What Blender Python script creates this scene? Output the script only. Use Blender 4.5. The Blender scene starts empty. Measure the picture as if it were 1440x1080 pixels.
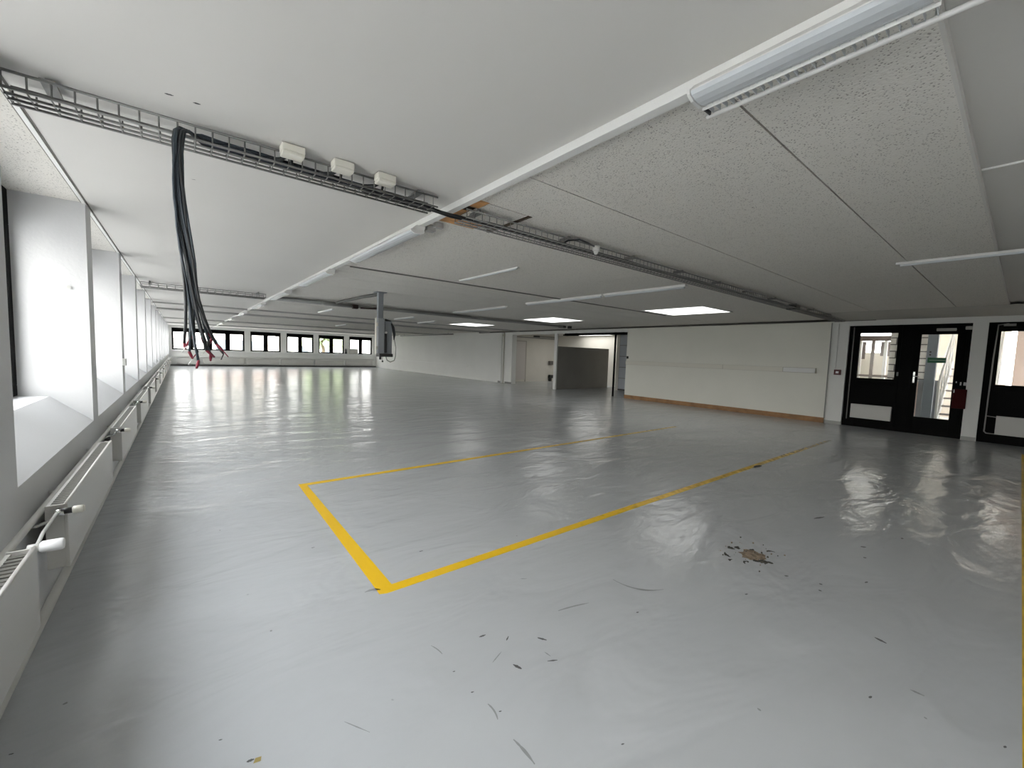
import bpy, bmesh, math, random
from mathutils import Vector, Matrix
random.seed(7)
S = bpy.context.scene
COL = S.collection

# ---------------------------------------------------------------- camera
YAW, PIT, ROL, FPX = 0.677752, 0.0722966, 0.0334901, 578.95
cam_d = bpy.data.cameras.new('camera'); cam = bpy.data.objects.new('camera', cam_d); COL.objects.link(cam)
cam_d.sensor_fit = 'HORIZONTAL'; cam_d.sensor_width = 36.0; cam_d.lens = FPX / 1440 * 36.0
cam_d.clip_start = 0.02; cam_d.clip_end = 300
F = Vector((math.sin(YAW)*math.cos(PIT), math.cos(YAW)*math.cos(PIT), -math.sin(PIT)))
Rr = Vector((math.cos(YAW), -math.sin(YAW), 0)); U = Rr.cross(F)
r = Rr*math.cos(ROL) + U*math.sin(ROL); u = -Rr*math.sin(ROL) + U*math.cos(ROL)
M = Matrix((r, u, -F)).transposed().to_4x4(); M.translation = (0, 0, 1.3)
cam.matrix_world = M
S.camera = cam

# ---------------------------------------------------------------- sky, exposure
W = bpy.data.worlds.new('overcast_sky'); S.world = W; W.use_nodes = True
nt = W.node_tree; bg = nt.nodes['Background']
tc = nt.nodes.new('ShaderNodeTexCoord'); sx = nt.nodes.new('ShaderNodeSeparateXYZ'); cr = nt.nodes.new('ShaderNodeValToRGB')
nt.links.new(tc.outputs['Generated'], sx.inputs[0]); nt.links.new(sx.outputs['Z'], cr.inputs[0]); nt.links.new(cr.outputs[0], bg.inputs[0])
cr.color_ramp.elements[0].position = 0.0; cr.color_ramp.elements[0].color = (0.29, 0.288, 0.28, 1)
e = cr.color_ramp.elements[-1]; e.position = 1.0; e.color = (.62, .645, .68, 1)
for pos_, c_ in ((.40, (.33, .33, .325)), (.62, (.39, .395, .40)), (.80, (.50, .515, .535))):
    e = cr.color_ramp.elements.new(pos_); e.color = (*c_, 1)
bg.inputs[1].default_value = 32.0
S.view_settings.view_transform = 'Standard'; S.view_settings.look = 'None'
S.view_settings.gamma = 1.0; S.view_settings.use_curve_mapping = False
S.view_settings.exposure = 0.13
S.cycles.use_denoising = True
S.cycles.max_bounces = 10; S.cycles.diffuse_bounces = 6; S.cycles.glossy_bounces = 4
S.cycles.transparent_max_bounces = 12
S.cycles.sample_clamp_indirect = 8.0
S.cycles.caustics_reflective = False; S.cycles.caustics_refractive = False

def portal(loc, direction, w, h):
    # light portal in a window opening: gives off no light, only steers the sky's samples
    l = bpy.data.lights.new('window_daylight', 'AREA'); l.shape = 'RECTANGLE'; l.size = w; l.size_y = h
    l.cycles.is_portal = True
    o = bpy.data.objects.new('window_daylight', l); COL.objects.link(o); o.location = loc
    o.rotation_euler = Vector(direction).to_track_quat('-Z', 'Z').to_euler()
    return o

# ---------------------------------------------------------------- materials
MATS = {}
def mat(name, col, rough=0.5, metal=0.0, bump=0, bscale=30, var=0, vscale=2, spec=0.5, emit=None, es=0):
    if name in MATS: return MATS[name]
    m = bpy.data.materials.new(name); m.use_nodes = True; n = m.node_tree; b = n.nodes['Principled BSDF']
    b.inputs['Base Color'].default_value = (*col, 1); b.inputs['Roughness'].default_value = rough
    b.inputs['Metallic'].default_value = metal; b.inputs['Specular IOR Level'].default_value = spec
    g = n.nodes.new('ShaderNodeNewGeometry')
    if var:
        no = n.nodes.new('ShaderNodeTexNoise'); no.inputs['Scale'].default_value = vscale; no.inputs['Detail'].default_value = 5
        rp = n.nodes.new('ShaderNodeValToRGB'); n.links.new(g.outputs['Position'], no.inputs['Vector']); n.links.new(no.outputs['Fac'], rp.inputs[0])
        rp.color_ramp.elements[0].position = .3; rp.color_ramp.elements[1].position = .7
        rp.color_ramp.elements[0].color = (*[max(0, c*(1-var)) for c in col], 1); rp.color_ramp.elements[1].color = (*[min(1, c*(1+var)) for c in col], 1)
        n.links.new(rp.outputs[0], b.inputs['Base Color'])
    if bump:
        no = n.nodes.new('ShaderNodeTexNoise'); no.inputs['Scale'].default_value = bscale; no.inputs['Detail'].default_value = 4
        bp = n.nodes.new('ShaderNodeBump'); bp.inputs['Strength'].default_value = bump; bp.inputs['Distance'].default_value = 0.01
        n.links.new(g.outputs['Position'], no.inputs['Vector']); n.links.new(no.outputs['Fac'], bp.inputs['Height']); n.links.new(bp.outputs[0], b.inputs['Normal'])
    if emit:
        b.inputs['Emission Color'].default_value = (*emit, 1); b.inputs['Emission Strength'].default_value = es
    MATS[name] = m; return m

wall_m = mat('white_wall_paint', (.78, .78, .755), .6, bump=.15, bscale=60, var=.02, vscale=1.5)
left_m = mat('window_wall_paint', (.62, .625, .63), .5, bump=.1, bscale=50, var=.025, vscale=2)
cream_m = mat('cream_wall_paint', (.78, .77, .70), .6, bump=.15, bscale=60, var=.02, vscale=1.5)
ceil_m = mat('smooth_ceiling_paint', (.60, .588, .56), .8, var=.02, vscale=.8)
trim_m = mat('white_trim', (.78, .78, .76), .4)
black_m = mat('black_frame_paint', (.005, .005, .005), .6, spec=.06)
gap_m = mat('dark_gap', (.06, .055, .045), .9)
rad_m = mat('radiator_enamel', (.55, .54, .51), .28)
grille_m = mat('radiator_grille', (.13, .125, .11), .5)
pipe_m = mat('painted_pipe', (.66, .66, .63), .3)
galv_m = mat('galvanised_wire', (.20, .20, .19), .5, metal=.3)
conduit_m = mat('grey_conduit', (.24, .24, .23), .5)
dark_m = mat('dark_plastic', (.03, .03, .03), .4)
cab_m = mat('black_cable', (.018, .02, .022), .45)
cabb_m = mat('blue_grey_cable', (.04, .052, .066), .5)
red_m = mat('red_plastic', (.22, .02, .04), .5)
chrome_m = mat('chrome', (.7, .7, .68), .2, metal=1)
box_m = mat('cream_plastic', (.74, .72, .64), .45)
greym = mat('grey_box_paint', (.24, .26, .28), .45)
batt_m = mat('white_batten', (.72, .72, .70), .35)
lens_m = mat('lamp_diffuser', (.60, .63, .65), .25)
brown_m = mat('brown_wood', (.30, .155, .06), .5, var=.25, vscale=6, bump=.1, bscale=20)
ply_m = mat('exposed_plywood', (.50, .26, .10), .7, var=.35, vscale=12)
partition_m = mat('unlit_partition', (.27, .26, .24), .7, var=.05)  # dark colour carries the shade of the partition's unlit side
alc_m = mat('alcove_paint', (.66, .63, .57), .6, var=.03)
gate_m = mat('sectional_door_grey', (.48, .51, .55), .4)
asphalt_m = mat('courtyard_paving', (.42, .42, .40), .9, var=.15, vscale=3)
grass_m = mat('grass', (.48, .49, .40), .9, var=.3, vscale=4)
leaf_m = mat('tree_leaves', (.44, .51, .33), .8, var=.35, vscale=6)
trunk_m = mat('bark', (.12, .09, .06), .9, var=.3, vscale=8)
plaster_m = mat('pink_plaster', (.85, .70, .63), .8, var=.08, vscale=1.2)
creamx_m = mat('outside_cream', (.84, .82, .75), .8, var=.05)
steel_m = mat('blue_grey_steel', (.30, .36, .42), .5)
stair_m = mat('white_steel', (.85, .88, .9), .4)
tread_m = mat('stair_tread', (.38, .36, .37), .6)
yellow_s = (.88, .55, .01)
roof_m = mat('roof_tile', (.30, .16, .12), .8)
glow_m = mat('opal_rooflight', (.9, .9, .9), .4, emit=(1, 1, .97), es=2.1)

def glass():
    m = bpy.data.materials.new('window_glass'); m.use_nodes = True; n = m.node_tree; n.nodes.clear()
    o = n.nodes.new('ShaderNodeOutputMaterial'); mx = n.nodes.new('ShaderNodeMixShader'); t = n.nodes.new('ShaderNodeBsdfTransparent'); g = n.nodes.new('ShaderNodeBsdfGlossy')
    fr = n.nodes.new('ShaderNodeFresnel'); fr.inputs[0].default_value = 1.35
    t.inputs[0].default_value = (.95, .95, .945, 1); g.inputs['Roughness'].default_value = .02
    ge = n.nodes.new('ShaderNodeNewGeometry'); ms = n.nodes.new('ShaderNodeMath'); ms.operation = 'SUBTRACT'; ms.inputs[0].default_value = 1; n.links.new(ge.outputs['Backfacing'], ms.inputs[1])
    mm = n.nodes.new('ShaderNodeMath'); mm.operation = 'MULTIPLY'; n.links.new(ms.outputs[0], mm.inputs[0]); n.links.new(fr.outputs[0], mm.inputs[1])
    n.links.new(mm.outputs[0], mx.inputs[0]); n.links.new(t.outputs[0], mx.inputs[1]); n.links.new(g.outputs[0], mx.inputs[2]); n.links.new(mx.outputs[0], o.inputs[0])
    return m
glass_m = glass()

def floor_mat():
    m = bpy.data.materials.new('grey_epoxy_floor'); m.use_nodes = True; n = m.node_tree; b = n.nodes['Principled BSDF']; L = n.links.new
    g = n.nodes.new('ShaderNodeNewGeometry')
    def noise(sc, det, vec=None, dist=0):
        no = n.nodes.new('ShaderNodeTexNoise'); no.inputs['Scale'].default_value = sc; no.inputs['Detail'].default_value = det; no.inputs['Distortion'].default_value = dist
        L(vec or g.outputs['Position'], no.inputs['Vector']); return no
    n1 = noise(.9, 6, dist=.4)
    rp = n.nodes.new('ShaderNodeValToRGB'); L(n1.outputs['Fac'], rp.inputs[0])
    rp.color_ramp.elements[0].position = .35; rp.color_ramp.elements[0].color = (.47, .488, .505, 1)
    rp.color_ramp.elements[1].position = .7; rp.color_ramp.elements[1].color = (.505, .523, .54, 1)
    # scattered small dark specks of dirt and scuffs
    v = n.nodes.new('ShaderNodeTexVoronoi'); v.inputs['Scale'].default_value = 4.5; L(g.outputs['Position'], v.inputs['Vector'])
    n2 = noise(60, 3)
    sub = n.nodes.new('ShaderNodeMath'); sub.operation = 'MULTIPLY_ADD'; sub.inputs[1].default_value = .08; sub.inputs[2].default_value = 0
    L(n2.outputs['Fac'], sub.inputs[0]); ad = n.nodes.new('ShaderNodeMath'); ad.operation = 'ADD'; L(v.outputs['Distance'], ad.inputs[0]); L(sub.outputs[0], ad.inputs[1])
    r2 = n.nodes.new('ShaderNodeValToRGB'); L(ad.outputs[0], r2.inputs[0])
    r2.color_ramp.elements[0].position = .052; r2.color_ramp.elements[0].color = (.45, .44, .42, 1); r2.color_ramp.elements[1].position = .068; r2.color_ramp.elements[1].color = (1, 1, 1, 1)
    mx = n.nodes.new('ShaderNodeMix'); mx.data_type = 'RGBA'; mx.blend_type = 'MULTIPLY'; mx.inputs[0].default_value = .8
    L(rp.outputs[0], mx.inputs[6]); L(r2.outputs[0], mx.inputs[7]); L(mx.outputs[2], b.inputs['Base Color'])
    n3 = noise(1.7, 4); r3 = n.nodes.new('ShaderNodeMapRange'); L(n3.outputs['Fac'], r3.inputs[0])
    r3.inputs['To Min'].default_value = .20; r3.inputs['To Max'].default_value = .36; b.inputs['Roughness'].default_value = .20
    b.inputs['Specular IOR Level'].default_value = .65
    # trowelled waviness
    mp = n.nodes.new('ShaderNodeMapping'); mp.inputs['Rotation'].default_value = (0, 0, .66); mp.inputs['Scale'].default_value = (1, 2.2, 1); L(g.outputs['Position'], mp.inputs[0])
    n4 = noise(1.25, 3, mp.outputs[0], .8); n5 = noise(7, 2, mp.outputs[0])
    m5 = n.nodes.new('ShaderNodeMath'); m5.operation = 'MULTIPLY_ADD'; m5.inputs[1].default_value = .12; L(n5.outputs['Fac'], m5.inputs[0]); L(n4.outputs['Fac'], m5.inputs[2])
    bp = n.nodes.new('ShaderNodeBump'); bp.inputs['Strength'].default_value = .8; bp.inputs['Distance'].default_value = .032
    L(m5.outputs[0], bp.inputs['Height']); L(bp.outputs[0], b.inputs['Normal'])
    return m
floor_m = floor_mat()

def acoustic_mat():
    m = bpy.data.materials.new('acoustic_board'); m.use_nodes = True; n = m.node_tree; b = n.nodes['Principled BSDF']; L = n.links.new
    b.inputs['Roughness'].default_value = .9; b.inputs['Specular IOR Level'].default_value = .2
    g = n.nodes.new('ShaderNodeNewGeometry')
    v = n.nodes.new('ShaderNodeTexVoronoi'); v.inputs['Scale'].default_value = 85; L(g.outputs['Position'], v.inputs['Vector'])
    no = n.nodes.new('ShaderNodeTexNoise'); no.inputs['Scale'].default_value = 35; L(g.outputs['Position'], no.inputs['Vector'])
    ma = n.nodes.new('ShaderNodeMath'); ma.operation = 'MULTIPLY_ADD'; ma.inputs[1].default_value = .55; L(no.outputs['Fac'], ma.inputs[0]); L(v.outputs['Distance'], ma.inputs[2])
    rp = n.nodes.new('ShaderNodeValToRGB'); L(ma.outputs[0], rp.inputs[0])
    rp.color_ramp.elements[0].position = .45; rp.color_ramp.elements[0].color = (.34, .325, .30, 1)
    rp.color_ramp.elements[1].position = .56; rp.color_ramp.elements[1].color = (.70, .68, .635, 1)
    L(rp.outputs[0], b.inputs['Base Color'])
    bp = n.nodes.new('ShaderNodeBump'); bp.inputs['Strength'].default_value = .5; bp.inputs['Distance'].default_value = .003; L(ma.outputs[0], bp.inputs['Height']); L(bp.outputs[0], b.inputs['Normal'])
    return m
acou_m = acoustic_mat()

def tape_mat():
    m = bpy.data.materials.new('worn_yellow_paint'); m.use_nodes = True; n = m.node_tree; b = n.nodes['Principled BSDF']; L = n.links.new
    b.inputs['Base Color'].default_value = (*yellow_s, 1); b.inputs['Roughness'].default_value = .35
    t = n.nodes.new('ShaderNodeBsdfTransparent'); mx = n.nodes.new('ShaderNodeMixShader'); o = n.nodes['Material Output']
    g = n.nodes.new('ShaderNodeNewGeometry'); s = n.nodes.new('ShaderNodeSeparateXYZ'); L(g.outputs['Position'], s.inputs[0])
    mr = n.nodes.new('ShaderNodeMapRange'); L(s.outputs['X'], mr.inputs[0]); mr.inputs['From Min'].default_value = 1.5; mr.inputs['From Max'].default_value = 9.5; mr.inputs['To Min'].default_value = -.55; mr.inputs['To Max'].default_value = .45
    no = n.nodes.new('ShaderNodeTexNoise'); no.inputs['Scale'].default_value = 14; no.inputs['Detail'].default_value = 3; L(g.outputs['Position'], no.inputs['Vector'])
    ad = n.nodes.new('ShaderNodeMath'); ad.operation = 'ADD'; L(mr.outputs[0], ad.inputs[0]); L(no.outputs['Fac'], ad.inputs[1])
    rp = n.nodes.new('ShaderNodeValToRGB'); L(ad.outputs[0], rp.inputs[0]); rp.color_ramp.elements[0].position = .15; rp.color_ramp.elements[1].position = 1.15
    L(rp.outputs[0], mx.inputs[0]); L(b.outputs[0], mx.inputs[1]); L(t.outputs[0], mx.inputs[2]); L(mx.outputs[0], o.inputs[0])
    return m
tape_m = tape_mat()

def block_mat():
    m = bpy.data.materials.new('pale_block_wall'); m.use_nodes = True; n = m.node_tree; b = n.nodes['Principled BSDF']; L = n.links.new
    g = n.nodes.new('ShaderNodeNewGeometry'); mp = n.nodes.new('ShaderNodeMapping'); mp.inputs['Rotation'].default_value = (0, math.pi/2, 0)
    sp = n.nodes.new('ShaderNodeSeparateXYZ'); cb = n.nodes.new('ShaderNodeCombineXYZ'); L(g.outputs['Position'], sp.inputs[0]); L(sp.outputs['Y'], cb.inputs[0]); L(sp.outputs['Z'], cb.inputs[1])
    br = n.nodes.new('ShaderNodeTexBrick'); L(cb.outputs[0], br.inputs['Vector']); br.inputs['Scale'].default_value = 1
    br.inputs['Brick Width'].default_value = .42; br.inputs['Row Height'].default_value = .17; br.inputs['Mortar Size'].default_value = .014
    br.inputs['Color1'].default_value = (.8, .8, .78, 1); br.inputs['Color2'].default_value = (.7, .7, .69, 1); br.inputs['Mortar'].default_value = (.16, .16, .16, 1)
    L(br.outputs['Color'], b.inputs['Base Color']); b.inputs['Roughness'].default_value = .9
    return m
block_m = block_mat()

# ---------------------------------------------------------------- mesh helpers
class MB:
    def __init__(s): s.bm = bmesh.new()
    def box(s, x0, x1, y0, y1, z0, z1, mi=0, bev=0):
        t = bmesh.new(); bmesh.ops.create_cube(t, size=1)
        bmesh.ops.scale(t, vec=(abs(x1-x0), abs(y1-y0), abs(z1-z0)), verts=t.verts)
        bmesh.ops.translate(t, vec=((x0+x1)/2, (y0+y1)/2, (z0+z1)/2), verts=t.verts)
        if bev: bmesh.ops.bevel(t, geom=t.edges[:], offset=bev, segments=2, affect='EDGES', profile=.6)
        for f in t.faces: f.material_index = mi
        s.merge(t); return s
    def merge(s, t, mtx=None):
        if mtx is not None: bmesh.ops.transform(t, matrix=mtx, verts=t.verts)
        me = bpy.data.meshes.new('t'); t.to_mesh(me); t.free(); s.bm.from_mesh(me); bpy.data.meshes.remove(me)
    def tube(s, pts, rad, seg=8, mi=0, cap=True, smooth=True):
        pts = [Vector(p) for p in pts]; rings = []; up = None
        t = bmesh.new()
        for i, p in enumerate(pts):
            if i == 0: d = pts[1]-pts[0]
            elif i == len(pts)-1: d = pts[-1]-pts[-2]
            else: d = (pts[i+1]-pts[i]).normalized()+(pts[i]-pts[i-1]).normalized()
            d.normalize()
            if up is None:
                a = Vector((0, 0, 1)) if abs(d.z) < .9 else Vector((1, 0, 0)); up = (a-d*a.dot(d)).normalized()
            else: up = (up-d*up.dot(d)).normalized()
            v = d.cross(up); rr = rad[i] if isinstance(rad, (list, tuple)) else rad
            rings.append([t.verts.new(p+(up*math.cos(2*math.pi*k/seg)+v*math.sin(2*math.pi*k/seg))*rr) for k in range(seg)])
        for a, b in zip(rings, rings[1:]):
            for k in range(seg):
                f = t.faces.new((a[k], a[(k+1) % seg], b[(k+1) % seg], b[k])); f.smooth = smooth
        if cap: t.faces.new(rings[0][::-1]); t.faces.new(rings[-1])
        for f in t.faces: f.material_index = mi
        s.merge(t); return s
    def prism(s, prof, axis, a, b, mi=0):
        # prof: 2-D outline; axis 'y': (x,z); 'x': (y,z); 'z': (x,y)
        t = bmesh.new()
        def P(q, w): return (q[0], w, q[1]) if axis == 'y' else (w, q[0], q[1]) if axis == 'x' else (q[0], q[1], w)
        A = [t.verts.new(P(q, a)) for q in prof]; B = [t.verts.new(P(q, b)) for q in prof]; k = len(prof)
        t.faces.new(A); t.faces.new(B[::-1])
        for i in range(k): t.faces.new((A[i], B[i], B[(i+1) % k], A[(i+1) % k]))
        bmesh.ops.recalc_face_normals(t, faces=t.faces[:])
        for f in t.faces: f.material_index = mi
        s.merge(t); return s
    def cyl(s, c, axis, rad, length, seg=20, mi=0, r2=None, bev=0):
        c = Vector(c); d = Vector({'x': (1, 0, 0), 'y': (0, 1, 0), 'z': (0, 0, 1)}[axis]) if isinstance(axis, str) else Vector(axis).normalized()
        return s.tube([c-d*length/2, c+d*length/2], [rad, r2 if r2 is not None else rad], seg, mi)
    def build(s, name, m, parent=None, kind=None):
        me = bpy.data.meshes.new(name); s.bm.to_mesh(me); s.bm.free()
        for x in (m if isinstance(m, (list, tuple)) else [m]): me.materials.append(x)
        o = bpy.data.objects.new(name, me); COL.objects.link(o)
        if parent:
            root = parent if parent.type == 'EMPTY' else (parent.parent or parent)
            if root.type == 'EMPTY': me.transform(Matrix.Translation(-root.location))
            o.parent = parent
        if kind: o['kind'] = kind
        return o

def tag(o, label, cat, group=None, kind=None):
    o['label'] = label; o['category'] = cat
    if group: o['group'] = group
    if kind: o['kind'] = kind
    return o
def thing(name, loc, label, cat, group=None):
    o = bpy.data.objects.new(name, None); COL.objects.link(o); o.location = loc; o.empty_display_size = .1
    return tag(o, label, cat, group)
def copy_tree(o, parent=None):
    c = o.copy(); COL.objects.link(c); c.parent = parent
    for ch in list(o.children): copy_tree(ch, c)
    return c
def struct(name, mb, m, parent=None): return mb.build(name, m, parent, None if parent else 'structure')

CZ = 2.30      # ceiling height
WX = 11.2      # right wall
FY = 30.0      # far wall
BY = -3.6      # wall behind the camera
LX = -0.53     # front plane of the piers on the window wall

# ================================================================ SHELL
mb = MB(); mb.box(-1.0, 16.2, BY-.2, FY+.4, -.2, 0)
floor = struct('floor', mb, floor_m)

# window wall: lower wall with sloped sill, piers
PIER = [2.415 + 2.105*k for k in range(-3, 14)]     # centres
PW = .115
mb = MB()
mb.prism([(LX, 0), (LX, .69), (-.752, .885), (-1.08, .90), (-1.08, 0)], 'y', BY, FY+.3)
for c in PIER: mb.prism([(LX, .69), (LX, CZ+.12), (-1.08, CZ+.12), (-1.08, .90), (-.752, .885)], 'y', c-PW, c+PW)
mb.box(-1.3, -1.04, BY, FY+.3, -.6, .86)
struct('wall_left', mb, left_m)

# windows of the left wall
def window(idx, name, opening, n_pane, axis, glass_off, fr_t=.11, depth=.10, portal_dir=None, top=0.0):
    """axis 'x': pane normal along x, opening=(plane,a0,a1,z0,z1); axis 'y' likewise."""
    pl, a0, a1, z0, z1 = opening
    mb = MB()
    def bx(p0, p1, q0, q1, r0, r1):
        if axis == 'x': mb.box(p0, p1, q0, q1, r0, r1, bev=.004)
        else: mb.box(q0, q1, p0, p1, r0, r1, bev=.004)
    p0, p1 = min(pl, pl+depth), max(pl, pl+depth)
    SF, MU, BT = .085, .235, .075; HD = .235+top
    bx(p0, p1, a0, a1, z1-HD, z1); bx(p0, p1, a0, a1, z0, z0+BT)
    bx(p0, p1, a0, a0+SF, z0+BT, z1-HD); bx(p0, p1, a1-SF, a1, z0+BT, z1-HD)
    ws = (a1-a0-2*SF-MU*(n_pane-1))/n_pane
    for i in range(1, n_pane):
        s0 = a0+SF+i*ws+(i-1)*MU; bx(p0, p1, s0, s0+MU, z0+BT, z1-HD)
    f = struct(name, mb, black_m)
    for i in range(n_pane):
        s0 = a0+SF+i*(ws+MU); g = MB(); gp = pl+glass_off
        if axis == 'x': g.box(gp-.004, gp+.004, s0-.01, s0+ws+.01, z0+BT-.01, z1-HD+.01)
        else: g.box(s0-.01, s0+ws+.01, gp-.004, gp+.004, z0+BT-.01, z1-HD+.01)
        g.build('pane', glass_m, f)
    return f
wn = 1
for a, b in zip(PIER, PIER[1:]):
    if a+PW > FY-1: break
    b1 = min(b-PW, FY)
    window(wn, 'window_%d' % wn, (-.90, a+PW, b1, .895, CZ+.0), 2, 'x', -.085, .11, -.11, top=.0)
    portal((-1.02, (a+b1+PW)/2, 1.6), (1, 0, 0), b1-a-PW, 1.4)
    wn += 1

# far wall with its windows
FW = [(-.40, 3.04, 4), (3.345, 5.0, 2), (5.33, 6.95, 2), (7.26, 8.93, 2), (9.27, 10.90, 2)]
mb = MB()
mb.box(-1.1, 12.0, FY, FY+.35, 0, .93)
mb.box(-1.1, 12.0, FY, FY+.35, 2.16, CZ+.15)
edges = [-1.1]+[e for w in FW for e in w[:2]]+[12.0]
for i in range(0, len(edges), 2): mb.box(edges[i], edges[i+1], FY, FY+.35, .93, 2.16)
struct('wall_back', mb, wall_m)
mb = MB(); mb.box(-.5, 11.15, FY-.09, FY+.12, .84, .93, bev=.008)
struct('trim_1', mb, trim_m)
for a0, a1, n in FW:
    window(wn, 'window_%d' % wn, (FY+.05, a0, a1, .93, 2.16), n, 'y', .08, .13, .10)
    portal(((a0+a1)/2, FY+.2, 1.5), (0, -1, 0), a1-a0, 1.2)
    wn += 1

mb = MB(); mb.box(LX, WX, FY-.012, FY, 0, .10); struct('shade_strip_back', mb, mat('foot_shade', (.14, .14, .135), .6))  # dark strip puts shadow into the foot of the far wall
# wall behind the camera
mb = MB(); mb.box(-1.1, 12, BY-.2, BY, 0, CZ+.15); struct('wall_front', mb, wall_m)

# right wall: far stretch, long white stretch, door bay piers
mb = MB(); mb.box(WX, WX+.2, 14.75, FY+.2, 0, CZ+.12); mb.box(WX, WX+.25, 13.99, 14.45, 0, CZ+.12); mb.box(WX+.05, WX+.25, 14.45, 14.75, 0, CZ+.12)
mb.box(WX, WX+.2, 8.08, 13.99, 2.14, CZ+.12)
struct('wall_right', mb, wall_m)
mb = MB(); mb.box(WX, WX+.2, 2.74, 8.08, 0, CZ+.12); struct('wall_right_long', mb, cream_m)
mb = MB()
mb.box(WX+.03, WX+.35, 2.44, 2.74, 0, CZ+.12)
mb.box(WX+.03, WX+.35, .47, .66, .0, CZ+.12)
mb.box(WX+.03, WX+.35, .66, 2.44, 2.15, CZ+.12); mb.box(WX+.03, WX+.35, -1.35, .47, 2.15, CZ+.12)
mb.box(WX+.03, WX+.35, BY, -1.35, 0, CZ+.12)
struct('wall_right_doors', mb, wall_m)
mb = MB(); mb.box(WX+.015, WX+.03, 2.445, 2.74, 0, .07); mb.box(WX+.015, WX+.03, .475, .655, 0, .07)
struct('baseboard_right', mb, mat('grey_skirting', (.4, .4, .38), .5))
mb = MB(); mb.box(WX-.022, WX, 2.74, 8.08, 0, .115, bev=.004); struct('baseboard_long', mb, brown_m)

# ceiling ------------------------------------------------------------
mb = MB()
def board(x0, x1, y0, y1, mi, z=CZ, t=.02): mb.box(x0, x1, y0, y1, z, z+t, mi)
board(-.53, 1.50, BY, FY, 0)                                   # smooth bay beside the windows
board(-1.1, -.53, BY, FY, 1)                                   # acoustic strip above the window niches
YJ = [.237, .778, 1.835, 5.215, 5.66, 6.14, 7.06, 8.70, 9.75, 10.8, 11.85, 12.9, 13.95, 15.0, 16.05, 17.1, 18.15, 19.2, 21.3, 23.4, 25.5, 27.6, 30.0]
GP = {.778: .009, 1.835: .009, 5.215: .036, 5.66: .006, 6.14: .008, 7.06: .008, 8.70: .010}
HX0, HX1, HY0, HY1 = 1.50, 2.01, 2.33, 2.87                    # missing board
for y0, y1 in zip(YJ, YJ[1:]):
    a = y0+GP.get(y0, .012)/2; b = y1-GP.get(y1, .012)/2
    if y0 == .237: a = y0
    if y0 == 1.835:
        board(1.50, 2.01, a, HY0, 1); board(1.50, 2.01, HY1, b, 1); board(2.01, 4.35, a, b, 1); board(4.353, 11.5, a, b, 1)
    elif y0 == .778:
        board(1.50, 4.2, a, b, 1); board(4.203, 6.10, a, b, 1); board(6.104, 11.5, a, b, 1)
    else: board(1.50, 4.35, a, b, 1); board(4.353, 11.5, a, b, 1)
board(1.50, 11.5, BY, .225, 0, CZ+.035)
mb.box(1.5, 11.5, .225, .237, CZ, CZ+.05, 0)
struct('ceiling', mb, [ceil_m, acou_m])
mb = MB(); mb.box(-1.1, 11.56, BY-.2, FY+.4, CZ+.16, CZ+.3); mb.box(11.56, 15.4, 7.6, 15.4, CZ+.16, CZ+.3); mb.box(1.45, 11.5, BY, FY, CZ+.075, CZ+.10)
struct('ceiling_slab', mb, gap_m)
for i, (y, w, d) in enumerate(((13.45, .10, .04), (15.6, .16, .055), (21.2, .16, .05), (26.0, .16, .05))):
    mb = MB(); mb.box(LX, WX, y, y+w, CZ-d, CZ+.0, bev=.005); struct('trim_%d' % (i+2), mb, mat('ceiling_rib', (.42, .42, .40), .7))
mb = MB(); mb.box(-.544, -.524, BY, FY, CZ-.008, CZ, 0); mb.box(-.5235, -.515, BY, FY, CZ-.003, CZ, 1); mb.box(-.552, -.5445, BY, FY, CZ-.002, CZ, 1); struct('trim_6', mb, [trim_m, mat('joint_shadow', (.2, .19, .17), .8)])
# dropped bulkhead along the doors and thin dark line along the wall head
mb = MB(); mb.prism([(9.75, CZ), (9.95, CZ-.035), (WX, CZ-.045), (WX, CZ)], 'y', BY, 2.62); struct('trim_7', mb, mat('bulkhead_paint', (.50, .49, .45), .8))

# yellow painted lines
def flat(name, polys, m, parent=None, z=.0008):
    bm = bmesh.new()
    for p in polys: bm.faces.new([bm.verts.new((x, y, z)) for x, y in p])
    for f in bm.faces:
        if f.normal.z < 0: f.normal_flip()
    bmesh.ops.recalc_face_normals(bm, faces=bm.faces[:])
    me = bpy.data.meshes.new(name); bm.to_mesh(me); bm.free(); me.materials.append(m)
    o = bpy.data.objects.new(name, me); COL.objects.link(o)
    if parent: o.parent = parent
    return o
o = flat('floor_marking', [[(.805, 2.045), (8.6, 2.00), (8.6, 1.93), (.83, 1.975)][::-1] and [(.835, 2.045), (8.7, 1.985), (8.7, 2.05), (.89, 2.115)],
                           [(.80, 2.06), (.835, 2.045), (.89, 2.115), (.905, 4.155), (.84, 4.225)],
                           [(.905, 4.155), (7.5, 4.14), (7.5, 4.205), (.84, 4.225)]], tape_m)
tag(o, 'worn yellow rectangle outline painted on the grey floor, fading away to the right', 'floor marking')
o = flat('floor_marking', [[(1.5, -.172), (10.3, -.135), (10.3, -.06), (1.5, -.097)]], mat('yellow_paint', (.62, .40, .02), .4, var=.2, vscale=8))
tag(o, 'straight yellow line painted on the floor along the right edge of the photo', 'floor marking')

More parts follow.
